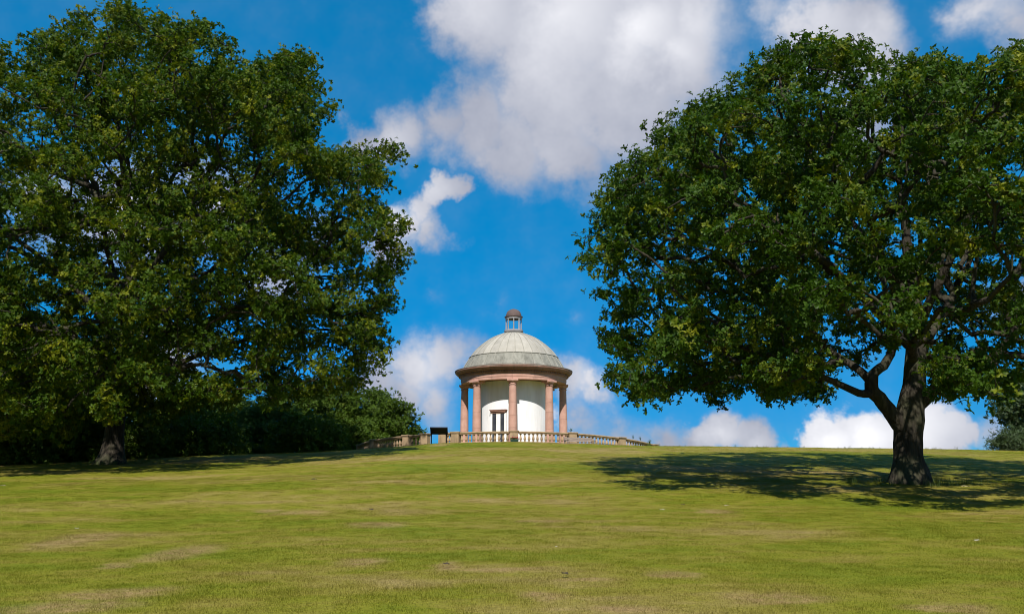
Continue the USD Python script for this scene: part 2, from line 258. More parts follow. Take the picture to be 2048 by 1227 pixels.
# grass: one colour field, in metres on the ground, shared by the soil sheet and the blades
BARE = [(755, 1048, 70, 8), (165, 1076, 70, 14), (720, 1122, 60, 8), (895, 1130, 40, 9), (1000, 1138, 120, 7), (1080, 1193, 60, 8), (360, 1104, 75, 16), (1430, 1022, 45, 6), (600, 1024, 60, 5), (1270, 1218, 70, 8), (1180, 1158, 70, 6), (880, 889, 26, 2.4), (1080, 1042, 60, 4), (530, 1022, 30, 4), (230, 1190, 120, 14), (1560, 1195, 120, 12), (1900, 1215, 120, 14), (120, 1215, 160, 14), (1350, 1150, 70, 7), (1540, 1200, 25, 4), (240, 1130, 40, 7)]
def grass_nodes(blade):
    n = {'g': ('geometry', {}), 'mp': ('mapping', dict(scale=(.55, 1.0, 0.))), 'n1': ('noise_texture', dict(scale=.16, detail=5., roughness=.62)), 'n2': ('noise_texture', dict(scale=.85, detail=6., roughness=.68)), 'n3': ('noise_texture', dict(scale=6., detail=5., roughness=.7)),
         'wv': ('vector_math', dict(math_type='scale', scale=1.1)), 'ws': ('vector_math', dict(math_type='subtract', vector2=(.5, .5, .5))), 'wp': ('vector_math', dict(math_type='add')), 'fl': ('vector_math', dict(math_type='multiply', vector2=(1, 1, 0)))}
    l = [('g.position', 'mp.vector'), ('mp.vector', 'n1.vector'), ('mp.vector', 'n2.vector'), ('g.position', 'n3.vector'), ('n2.color', 'ws.vector1'), ('ws.vector', 'wv.vector1'), ('g.position', 'wp.vector1'), ('wv.vector', 'wp.vector2'), ('wp.vector', 'fl.vector1')]
    last = None
    for i, (px, py, rx, ry) in enumerate(BARE):
        c, e, f = on_ground(px, py), on_ground(px + rx, py), on_ground(px, py - ry)
        sx, sy = 1 / max(.15, abs(e[0] - c[0])), 1 / max(.2, abs(f[1] - c[1]))
        n[f's{i}'] = ('vector_math', dict(math_type='subtract', vector2=(c[0], c[1], 0.))); n[f'm{i}'] = ('vector_math', dict(math_type='multiply', vector2=(sx, sy, 0.))); n[f'd{i}'] = ('vector_math', dict(math_type='length'))
        n[f'r{i}'] = ('map_range', dict(range_type='smoothstep', from_min=.35, from_max=1.25, to_min=.9, to_max=0., clamp=True))
        l += [('fl.vector', f's{i}.vector1'), (f's{i}.vector', f'm{i}.vector1'), (f'm{i}.vector', f'd{i}.vector1'), (f'd{i}.value', f'r{i}.value')]
        if last:
            n[f'x{i}'] = ('math', dict(math_type='maximum')); l += [(last, f'x{i}.value1'), (f'r{i}.result', f'x{i}.value2')]; last = f'x{i}.value'
        else: last = f'r{i}.result'
    n['dry'] = ('math', dict(math_type='multiply_add', value2=.62, value3=0.)); l.append(('n1.fac', 'dry.value1'))
    n['dr2'] = ('math', dict(math_type='multiply_add', value2=.38)); l += [('n2.fac', 'dr2.value1'), ('dry.value', 'dr2.value3')]
    n['gc'] = rgbramp(GRASS_RAMP); l.append(('dr2.value', 'gc.fac'))
    n['n4'] = ('map_range', dict(from_min=.3, from_max=.7, to_min=.25, to_max=1.15, clamp=True)); l.append(('n3.fac', 'n4.value'))
    n['bm'] = ('math', dict(math_type='multiply', use_clamp=True)); l += [(last, 'bm.value1'), ('n4.result', 'bm.value2')]
    n['mb'] = ('mix_color', dict(b=(.32, .215, .095))); l += [('bm.value', 'mb.fac'), ('gc.color', 'mb.a')]
    if blade:
        n['rr'] = ('map_range', dict(to_min=.72, to_max=1.28)); l.append(('g.random_per_island', 'rr.value'))
    else:
        n['rr'] = ('map_range', dict(from_min=.25, from_max=.75, to_min=.50, to_max=1.32, clamp=True)); n['n5'] = ('noise_texture', dict(scale=22., detail=4., roughness=.7)); l += [('g.position', 'n5.vector'), ('n5.fac', 'rr.value')]
    n['hv'] = ('hsv', {}); l += [('rr.result', 'hv.value'), ('mb.result', 'hv.color'), ('hv.color', 'p.base_color')]
    n['p'] = ('principled_bsdf', dict(roughness=.7, specular_ior_level=.05))
    return n, l
GRASS_RAMP = [(.33, (.110, .152, .009)), (.418, (.150, .173, .012)), (.476, (.188, .187, .017)), (.53, (.232, .197, .034)), (.605, (.290, .218, .073))]
n, l = grass_nodes(False)
n['bp'] = ('bump', dict(strength=.8, distance=.05)); l += [('n5.fac', 'bp.height'), ('bp.normal', 'p.normal')]
m_soil = M('lawn', n, l)
n, l = grass_nodes(True)
n['t'] = ('translucent_bsdf', {}); n['m'] = ('mix_closure', dict(fac=.3)); l += [('hv.color', 't.color'), ('p.BSDF', 'm.closure1'), ('t.BSDF', 'm.closure2')]
m_blade = M('grass_blade', n, l, surface='m.closure')
m_tall = leaf_material('tall_grass_blade', (.05, .08, .015), (.09, .13, .02), (.16, .17, .04), trans=.3)

# ------------------------------------------------------------------ ground sheet
def coords(lo, hi, step, far, ratio):
    a = list(np.arange(lo, hi + 1e-6, step)); s = step
    while a[-1] < far: s *= ratio; a.append(a[-1] + s)
    s = step
    while a[0] > -far: s *= ratio; a.insert(0, a[0] - s)
    return np.array(a)
gx, gy = coords(-46, 46, .33, 2500, 1.3), coords(-4, 98, .33, 2500, 1.3)
X, Y = np.meshgrid(gx, gy, indexing='ij')
V = np.stack([X, Y, ground(X, Y)], -1).reshape(-1, 3)
i, j = np.meshgrid(np.arange(len(gx) - 1), np.arange(len(gy) - 1), indexing='ij')
a = i * len(gy) + j
F = np.stack([a, a + len(gy), a + len(gy) + 1, a + 1], -1).reshape(-1, 4)
tag(obj('ground', (V, F), m_soil, smooth=True), 'sloping park lawn of short green grass with dry tan patches', 'lawn', kind='structure')

# ------------------------------------------------------------------ temple
TX, TY = .14, 72.5
def zat(py, Y): return at(CX, py, Y)[2]
TZ = 4.80                                               # terrace level
temple = thing('domed_temple', 'small round domed temple with pink stone columns and white drum on the hilltop', 'temple', (TX, TY, 0), 0)
T = lambda y: y                                         # heights below are world heights
RC, RD = 4.07, 3.02
z_arch0, z_arch1 = 10.14, 10.62
z_bed, z_cor = 10.88, 11.19
z_ring1 = 12.33
obj('stylobate', lathe([(0, TZ - .6), (4.75, TZ - .6), (4.75, TZ + .12), (4.70, TZ + .14), (0, TZ + .14)], 64), m_buff, temple)
z0 = TZ + .14
drum = obj('drum', lathe([(0, z0), (RD, z0), (RD, z_arch0 + .05), (0, z_arch0 + .05)], 96), m_render, temple)
obj('skirting', lathe([(RD + .002, z0 + .002), (RD + .06, z0 + .002), (RD + .06, z0 + .22), (RD + .002, z0 + .26)], 96), m_render, drum)
z_ab = z_arch0
for k in range(8):
    th = math.radians(45 * k - 1.2); c = np.array([RC * math.sin(th), -RC * math.cos(th), 0])
    r0, r1, zt = .345, .285, z_ab - .44
    prof = [(0, z0 + .24)] + [(r0 - (r0 - r1) * (s ** 1.7), z0 + .24 + s * (zt - z0 - .24)) for s in np.linspace(0, 1, 9)] + [(0, zt)]
    def put(mesh, rz=0.0):
        mesh.apply_transform(rotm(rz, [0, 0, 1])); mesh.apply_translation(c); return mesh
    col = UsdGeom.Xform.Define(stage, numbered(str(temple.GetPath()) + '/column')).GetPrim()
    rz_ = lambda z: r0 - (r0 - r1) * (max(0, (z - z0 - .24) / (zt - z0 - .24)) ** 1.7)
    cuts = np.linspace(z0 + .24, zt, 5) + np.array([0, *(np.random.default_rng(k).uniform(-.25, .25, 3)), 0])
    for za, zb2 in zip(cuts[:-1], cuts[1:]):
        zz = np.linspace(za + .004, zb2 - .004, 5)
        obj('shaft_drum', put(lathe([(0, zz[0])] + [(rz_(zz[0]) - .006, zz[0])] + [(rz_(z), z) for z in np.r_[zz[0] + .006, zz[1:-1], zz[-1] - .006]] + [(rz_(zz[-1]) - .006, zz[-1]), (0, zz[-1])], 28)), m_pink, col, 40)
    obj('base', put(lathe([(0, z0 + .1), (.43, z0 + .1), (.46, z0 + .14), (.46, z0 + .18), (.43, z0 + .22), (.37, z0 + .24), (0, z0 + .24)], 28)), m_pink, col)
    obj('plinth', put(box(.94, .94, .1, (0, 0, z0 + .05), .01), th), m_pink, col)
    obj('capital', put(lathe([(0, zt), (.30, zt), (.335, zt + .025), (.335, zt + .06), (.30, zt + .085), (.292, zt + .17), (.33, zt + .19), (.37, zt + .22), (.40, zt + .27), (.405, zt + .30), (0, zt + .30)], 28)), m_pink, col)
    obj('abacus', put(box(.88, .88, .135, (0, 0, zt + .37), .012), th), m_pink, col)
# entablature of curved blocks, joints over the columns and mid-span
ent = UsdGeom.Xform.Define(stage, str(temple.GetPath()) + '/entablature').GetPrim()
for k in range(16):
    obj('architrave_block', lathe([(3.72, z_arch0), (4.36, z_arch0), (4.36, z_arch0 + .2), (4.385, z_arch0 + .215), (4.385, z_arch1), (3.72, z_arch1)], 128, 22.5 * k - 1.2 + .06, 22.38), m_pink, ent)
    obj('cornice_block', lathe([(3.72, z_arch1 + .003), (4.42, z_arch1 + .003), (4.47, z_arch1 + .07), (4.47, z_arch1 + .23), (4.55, z_bed - .02), (4.66, z_bed + .01), (4.70, z_bed + .02), (4.70, z_bed + .075), (4.80, z_bed + .12), (4.87, z_bed + .20), (4.88, z_cor), (4.25, z_cor + .16), (3.72, z_cor + .16)], 128, 22.5 * k - 1.2 + .04, 22.42), m_cornice, ent)
dent = []
for k in range(132):
    th = 2 * PI * k / 132; b = box(.11, .09, .12, (0, -4.51, z_arch1 + .165)); b.apply_transform(rotm(th, [0, 0, 1])); dent.append(b)
tag(obj('dentils', cat(dent), m_cornice, ent), 'band of small square dentils under the cornice', kind='stuff')
obj('fillet', lathe([(4.78, z_cor + .005), (4.90, z_cor + .005), (4.90, z_cor + .035), (4.78, z_cor + .05)], 128), m_seam, ent)
obj('ceiling', lathe([(2.3, z_arch0 + .12), (3.74, z_arch0 + .12), (3.74, z_arch0 + .2), (2.3, z_arch0 + .2)], 96), m_buff, temple)
# lead skirt and dome: sheets between standing seams
NS = 32
skirt = obj('roof_skirt', lathe([(3.2, z_cor + .1), (4.25, z_cor + .1), (4.25, z_cor + .17), (3.69, z_ring1 - .02), (3.2, z_ring1 - .02)], 128), m_lead2, temple)
for k in range(NS):
    a0 = 360 / NS * k
    obj('lead_sheet', lathe([(4.252, z_cor + .18), (4.275, z_cor + .18), (4.08, z_cor + .55), (3.715, z_ring1 - .01), (3.69, z_ring1 - .01)], 256, a0 + .35, 360 / NS - .7), m_lead2, skirt)
    s = box(.035, .04, 1.16, (0, 0, 0)); s.apply_transform(rotm(-math.atan2(.555, .78), [1, 0, 0])); s.apply_translation((0, -4.02, (z_cor + .18 + z_ring1) / 2)); s.apply_scale([1, 1, 1]); s.apply_transform(rotm(math.radians(a0), [0, 0, 1]))
    obj('seam', tube([(4.28 * math.sin(math.radians(a0)), -4.28 * math.cos(math.radians(a0)), z_cor + .18), (4.09 * math.sin(math.radians(a0)), -4.09 * math.cos(math.radians(a0)), z_cor + .55), (3.72 * math.sin(math.radians(a0)), -3.72 * math.cos(math.radians(a0)), z_ring1)], .022, 5), m_seam, skirt)
obj('skirt_moulding', lathe([(3.60, z_ring1), (3.74, z_ring1), (3.76, z_ring1 + .03), (3.74, z_ring1 + .06), (3.60, z_ring1 + .07)], 128), m_lead2, temple)
HD, RDm = 2.17, 3.66
_dome = PchipInterpolator([0, .70, .81, 1.88, 2.69, 3.24, 3.5, 3.66], [2.20, 2.13, 2.10, 1.66, 1.09, .57, .25, 0])
zd = lambda r: z_ring1 + .04 + float(_dome(min(r, 3.66)))
rs = list(np.linspace(RDm, .70, 16))
dome_p = obj('dome', lathe([(r - .03, zd(r) - .03) for r in rs] + [(.2, zd(.70) - .03), (.2, z_ring1)], 96), m_lead, temple)
for k in range(NS):
    a0 = 360 / NS * k + 2
    outer = [(r, zd(r)) for r in rs]; inner = [(r - .02, zd(r) - .02) for r in reversed(rs)]
    obj('lead_sheet', lathe(outer + inner, 320, a0 + .25, 360 / NS - .5), m_lead, dome_p, 40)
    t = math.radians(a0)
    obj('seam', tube([((r + .012) * math.sin(t), -(r + .012) * math.cos(t), zd(r) + .012) for r in rs], .024, 5), m_seam, dome_p, 60)
# lantern
zl = zd(.70) - .02
lan = UsdGeom.Xform.Define(stage, str(temple.GetPath()) + '/lantern').GetPrim()
obj('lantern_base', lathe([(0, zl - .1), (.70, zl - .1), (.70, zl + .10), (.79, zl + .12), (.81, zl + .2), (.81, zl + .27), (.70, zl + .30), (0, zl + .30)], 48), m_lantern, lan)
zb, ztop = zl + .30, 15.74
for k in range(8):
    t = math.radians(45 * k); x, y = .63 * math.sin(t), -.63 * math.cos(t)
    pst = lathe([(0, zb), (.075, zb), (.075, zb + .05), (.058, zb + .08), (.048, ztop - .1), (.07, ztop - .05), (.07, ztop), (0, ztop)], 12); pst.apply_translation((x, y, 0))
    obj('lantern_column', pst, m_lantern, lan, 40)
    t2 = t + PI / 8
obj('lantern_ring', lathe([(.52, ztop - .02), (.70, ztop - .02), (.70, ztop + .10), (.52, ztop + .10)], 48), m_lantern, lan)
obj('lantern_roof', lathe([(0, ztop + .101), (.74, ztop + .101), (.78, ztop + .14), (.78, ztop + .18), (.66, ztop + .20), (.66, ztop + .33), (.64, ztop + .35)] + [(.63 * math.cos(a), ztop + .35 + .50 * math.sin(a)) for a in np.linspace(.05, 1.5, 8)] + [(.03, ztop + .87), (0, ztop + .9)], 48), m_cap, lan, 40)
# tall twin panelled doorway on the drum, left of the front column
dth = math.radians(-23.4)
dr = UsdGeom.Xform.Define(stage, str(temple.GetPath()) + '/door'); dr.AddRotateZOp().Set(math.degrees(dth)); dr = dr.GetPrim()
zdoor = zat(827, 70.2) ; yb = -RD
obj('door_frame', cat([box(.16, .22, zdoor - z0 + .02, (sx * .60, yb + .02, (z0 + zdoor) / 2 + .012)) for sx in (-1, 1)] + [box(.36, .20, zdoor - z0, (0, yb + .02, (z0 + zdoor) / 2)), box(1.04, .2, .28, (0, yb + .018, z0 + .14))]), m_paint, dr)
for s in (-1, 1):
    pn = obj('door_panel', box(.34, .08, zdoor - z0 - .3, (s * .35, yb - .03, (z0 + zdoor) / 2 + .14)), m_panel, dr)
    obj('rail', cat([box(.03, .03, zdoor - z0 - .34, (s * .35 + dx, yb - .08, (z0 + zdoor) / 2 + .14)) for dx in (-.14, 0, .14)]), m_panel, pn)
obj('lintel', cat([box(1.20, .34, .1, (0, yb + .03, zdoor + .062), .01), box(1.34, .44, .1, (0, yb + .02, zdoor + .166), .012), box(1.46, .52, .07, (0, yb + .02, zdoor + .254), .012)]), m_cornice, dr)

# ------------------------------------------------------------------ balustrade round the terrace
RB, BX, BY = 12.5, .14, 72.5
ztop0 = zat(862, BY - RB)
cop = lambda th: ztop0 - (1.45 if th > 0 else .66) * (1 - math.cos(th))        # the wall steps down with the falling ground
STEP = math.radians(18.6)
bal_prof = [(0, 0), (.085, 0), (.085, .035), (.05, .055), (.06, .09), (.095, .16), (.10, .21), (.075, .30), (.048, .40), (.045, .44), (.06, .465), (.06, .48), (.085, .50), (.085, .54), (0, .54)]
HB = .54
def rail(parent, a0, a1, n_bal, p0=True, p1=True):
    """One bay from angle a0 to a1 between piers: plinth, balusters, coping, following the slope."""
    w = .30 / RB
    b0, b1 = a0 + w, a1 - w
    N = 8
    def bar(r0, r1, h0, h1, ch=.012):
        ring = []
        for k in range(N + 1):
            th = b0 + (b1 - b0) * k / N; zc = cop(th)
            sec = [(r0, h0), (r1, h0), (r1, h1 - ch), (r1 - ch, h1), (r0 + ch, h1), (r0, h1 - ch)]
            ring.append([(BX + r * math.sin(th), BY - r * math.cos(th), zc + h) for r, h in sec])
        v = np.array(ring).reshape(-1, 3); S = 6; f = []
        for k in range(N):
            for q in range(S):
                a, b = k * S + q, k * S + (q + 1) % S
                f += [(a, b, b + S), (a, b + S, a + S)]
        f += [(0, q + 1, q) for q in range(1, S - 1)] + [(N * S, N * S + q, N * S + q + 1) for q in range(1, S - 1)]
        m = trimesh.Trimesh(v, np.array(f), process=False); m.invert(); return m
    obj('coping', bar(RB - .17, RB + .17, -.075, 0), m_buff, parent, 20)
    obj('coping_moulding', bar(RB - .125, RB + .125, -.155, -.076, .004), m_buff, parent, 20)
    obj('plinth_course', bar(RB - .15, RB + .15, -1.1, -.156 - HB - .001), m_buff, parent, 20)
    for k in range(n_bal):
        th = b0 + (b1 - b0) * (k + .5) / n_bal
        m = lathe(bal_prof, 10); m.apply_translation((BX + RB * math.sin(th), BY - RB * math.cos(th), cop(th) - .156 - HB))
        obj('baluster', m, m_buff, parent, 50)
def pier(parent, th):
    zc = cop(th)
    b = box(.56, .46, .95, (0, -RB, zc - .10 - .475), .012); b.apply_transform(rotm(th, [0, 0, 1])); b.apply_translation((BX, BY, 0))
    p = obj('pier', b, m_buff, parent, 20)
    c = cat([box(.60, .50, .07, (0, -RB, zc - .063), .01), box(.68, .58, .08, (0, -RB, zc + .014), .015)]); c.apply_transform(rotm(th, [0, 0, 1])); c.apply_translation((BX, BY, 0))
    obj('pier_cap', c, m_buff, p, 20)
gapL, gapR = math.radians(-29.6), math.radians(-23.0)
left = thing('balustrade', 'buff stone balustrade running downhill left of the gap, under the dark trees', 'balustrade')
right = thing('balustrade', 'buff stone balustrade right of the gap, passing in front of the temple columns', 'balustrade')
pier(left, gapL); rail(left, -2 * STEP, gapL, 3)
for k in range(2, 6): pier(left, -k * STEP); rail(left, -(k + 1) * STEP, -k * STEP, 12)
pier(left, -6 * STEP)
pier(right, gapR); rail(right, gapR, -STEP, 2)
for k in range(-1, 6): pier(right, k * STEP); rail(right, k * STEP, (k + 1) * STEP, 12)
pier(right, 6 * STEP)

# information lectern in the gap, seen from behind and below
p = at(877.5, 884, 58.6); g0 = gpt(p[0], p[1])
lec = thing('information_lectern', 'black slanted information lectern on thin legs in the balustrade gap', 'information board', g0, math.radians(2))
zt_, zb_ = zat(855.5, 58.4) - g0[2], zat(867.5, 59.2) - g0[2]
pan = box(1.10, .78, .05, (0, 0, 0), .008); ang = -math.atan2(zt_ - zb_, .62)
pan.apply_transform(rotm(ang, [1, 0, 0])); pan.apply_translation((0, .12, (zt_ + zb_) / 2))
pl = obj('panel', pan, m_iron, lec)
fr = cat([box(.03, .80, .06, (sx * .568, 0, .012)) for sx in (-1, 1)] + [box(1.16, .03, .06, (0, -.407, .012))]); fr.apply_transform(rotm(ang, [1, 0, 0])); fr.apply_translation((0, .12, (zt_ + zb_) / 2))
obj('edge_strip', fr, m_iron, pl)
for sx in (-1, 1): obj('leg', box(.06, .06, zb_ + .06 + .25, (sx * .50, .28, (zb_ + .06 - .25) / 2), .006), m_iron, lec)

# park bench in front of the balustrade, right of the temple
bp = at(1160, 884, 58.9); bg = gpt(bp[0], bp[1])
bench = thing('park_bench', 'weathered wooden park bench against the balustrade right of the temple', 'bench', (bg[0], bg[1], cop(math.radians(18)) - 1.24), math.radians(20))
for k, (zz, yy) in enumerate(((.60, .24), (.70, .26), (.80, .285))):
    b = box(2.0, .03, .085, (0, 0, 0), .006); b.apply_transform(rotm(math.radians(-12), [1, 0, 0])); b.apply_translation((0, yy, zz)); obj('back_slat', b, m_wood, bench)
for k in range(4): obj('seat_slat', box(2.0, .10, .03, (0, -.22 + .118 * k, .435), .006), m_wood, bench)
for sx in (-1, 1):
    obj('leg', box(.07, .07, .62, (sx * .99, -.26, .31), .008), m_wood, bench)
    b = box(.07, .07, .92, (0, 0, 0), .008); b.apply_transform(rotm(math.radians(-8), [1, 0, 0])); b.apply_translation((sx * .99, .28, .44)); obj('leg', b, m_wood, bench)
    obj('armrest', box(.08, .62, .04, (sx * .995, -.02, .645), .008), m_wood, bench)

# planter with red flowers at the middle pier
pp = at(1029, 884, BY - RB - .5); pg = gpt(pp[0], pp[1])
zpl = zat(873, BY - RB - .5)
plant = thing('flower_trough', 'low dark green trough of red flowers at the foot of the middle pier', 'planter', (pg[0], pg[1], zpl - .42))
obj('trough', man(m3.Manifold.hull_points(np.array([(sx * w, sy * d, z) for z, w, d in ((0, .24, .12), (.26, .29, .16)) for sx in (-1, 1) for sy in (-1, 1)]))), M('green_trough', {'g': ('geometry', {}), 'n': ('noise_texture', dict(scale=9.)), 'r': rgbramp([(.3, (.006, .03, .02)), (.7, (.012, .05, .03))]), 'p': ('principled_bsdf', dict(roughness=.6))}, [('g.position', 'n.vector'), ('n.fac', 'r.fac'), ('r.color', 'p.base_color')]), plant)
rng = np.random.default_rng(3)
fo = []
for k in range(60):
    c = rng.uniform([-.27, -.14, .26], [.27, .14, .36]); q = trimesh.creation.icosphere(0, rng.uniform(.02, .035)); q.apply_scale([1.5, 1.5, .5]); q.apply_transform(rotm(rng.uniform(0, 6), rng.normal(size=3))); q.apply_translation(c); fo.append(q)
tag(obj('foliage', cat(fo), m_leaf_b, plant), kind='stuff')
fo = []
for k in range(16):
    c = rng.uniform([-.24, -.16, .33], [.24, .1, .42]); q = trimesh.creation.icosphere(1, .03); q.vertices *= (1 + .3 * rng.normal(size=(len(q.vertices), 1))); q.apply_translation(c); fo.append(q)
tag(obj('flowers', cat(fo), m_red, plant), kind='stuff')

# ------------------------------------------------------------------ trees
def quat_between(d, spin):
    """Quaternions (x, y, z, w) turning +z to the unit vectors d after a spin about z."""
    d = np.asarray(d, float); w = 1 + d[:, 2]; q = np.stack([-d[:, 1], d[:, 0], 0 * w, w], 1)
    bad = w < 1e-4; q[bad] = [1, 0, 0, 0]; q /= np.linalg.norm(q, axis=1, keepdims=True)
    s = np.stack([0 * spin, 0 * spin, np.sin(spin / 2), np.cos(spin / 2)], 1)
    a, b = q, s; out = np.empty_like(a)
    out[:, 3] = a[:, 3] * b[:, 3] - (a[:, :3] * b[:, :3]).sum(1)
    out[:, :3] = a[:, 3:] * b[:, :3] + b[:, 3:] * a[:, :3] + np.cross(a[:, :3], b[:, :3])
    return out
def instancer(path, protos, mat, pos, quat, scale, idx, smooth=False):
    pi = UsdGeom.PointInstancer.Define(stage, path)
    targets = []
    for k, m in enumerate(protos):
        q = usdkit.mesh(stage, f'{path}/cluster_{k + 1:03d}', m, mat, smooth); targets.append(q.GetPath())
    pi.CreatePrototypesRel().SetTargets(targets)
    pi.CreateProtoIndicesAttr(Vt.IntArray.FromNumpy(np.asarray(idx, np.int32)))
    pi.CreatePositionsAttr(Vt.Vec3fArray.FromNumpy(np.asarray(pos, np.float32)))
    pi.CreateOrientationsAttr(Vt.QuathArray.FromNumpy(np.asarray(quat, np.float16)))
    sc = np.asarray(scale, np.float32); pi.CreateScalesAttr(Vt.Vec3fArray.FromNumpy(np.repeat(sc[:, None], 3, 1) if sc.ndim == 1 else sc))
    return pi.GetPrim()
def leaf(L, W, fold, droop):
    """A lobed leaf along +x, folded on its midrib: 8 triangles."""
    xs = [0, .3, .5, .72, 1.0]; ws = [.12, .75, .55, 1.0, 0]
    v = [(0, 0, 0)]; 
    mid = [(x * L, 0, -droop * L * x * x) for x in xs]
    lft = [(x * L, w * W / 2, -droop * L * x * x + fold * w * W / 2) for x, w in zip(xs[:4], ws)]
    rgt = [(x * L, -w * W / 2, -droop * L * x * x + fold * w * W / 2) for x, w in zip(xs[:4], ws)]
    v = np.array(mid + lft + rgt); f = []
    for k in range(3): f += [(k, k + 1, 5 + k + 1), (k, 5 + k + 1, 5 + k), (k, 9 + k, 9 + k + 1), (k, 9 + k + 1, k + 1)]
    f += [(3, 4, 8), (3, 12, 4)]
    return v, np.array(f)
def cluster(rng, n, span, L, W, flat=.5):
    """A leafy shoot along +z: leaves in a rosette at the tip and along the stem."""
    vs, fs, o = [], [], 0
    m = max(3, n // 6)
    tips = rng.normal(size=(m, 3)) * np.array([.34, .34, .24]) * span; tips[:, 2] += np.linspace(-.3, .45, m) * span
    for k in range(n):
        v, f = leaf(L * rng.uniform(.75, 1.25), W * rng.uniform(.8, 1.2), rng.uniform(.15, .5), rng.uniform(0, .35))
        el = rng.uniform(-.35, .95); az = (k // m) * 2 * PI / (n / m) + rng.uniform(-.35, .35)
        v = v @ rotm(rng.uniform(-.7, .7), [1, 0, 0])[:3, :3].T @ rotm(-el, [0, 1, 0])[:3, :3].T @ rotm(az, [0, 0, 1])[:3, :3].T
        v = v + tips[k % m] + rng.normal(size=3) * .012; vs.append(v); fs.append(f + o); o += len(v)
    return np.vstack(vs), np.vstack(fs)
def densify(nodes, step=.45):
    out = [np.array(nodes[0], float)]
    for a, b in zip(nodes[:-1], nodes[1:]):
        a, b = np.array(a, float), np.array(b, float); k = max(1, int(np.ceil(np.linalg.norm((b - a)[:3]) / step)))
        out += [a + (b - a) * t / k for t in range(1, k + 1)]
    return np.array(out)
def smooth_path(pts, n):
    pts = np.array(pts, float); t = np.r_[0, np.cumsum(np.linalg.norm(np.diff(pts[:, :3], axis=0), axis=1))]
    f = PchipInterpolator(t, pts, axis=0); return f(np.linspace(0, t[-1], n))
def grow(attr, skel, bf=.35):
    """Joins every attractor to the nearest point of the growing tree, weighing total path length. Returns points, parents, path lengths."""
    P = np.vstack([skel, attr]); ns, N = len(skel), len(P)
    path = np.zeros(N); par = np.full(N, -1)
    base = skel[0]
    path[:ns] = np.linalg.norm(skel - base, axis=1)
    tr = cKDTree(skel); d, k = tr.query(attr, k=min(12, ns))
    c = d + bf * path[k]; jj = np.argmin(c, 1); cost = c[np.arange(len(attr)), jj]; best = k[np.arange(len(attr)), jj]
    open_ = np.ones(len(attr), bool); order = []
    for _ in range(len(attr)):
        q = int(np.argmin(np.where(open_, cost, 1e9))); open_[q] = False; me = ns + q
        par[me] = best[q]; path[me] = path[best[q]] + np.linalg.norm(P[me] - P[best[q]]); order.append(me)
        dn = np.linalg.norm(attr - P[me], axis=1) + bf * path[me]
        up = open_ & (dn < cost); cost[up] = dn[up]; best[up] = me
    return P, par, path, order
def inside(poly, pts):
    return shapely.contains_xy(poly, pts[:, 0], pts[:, 1])
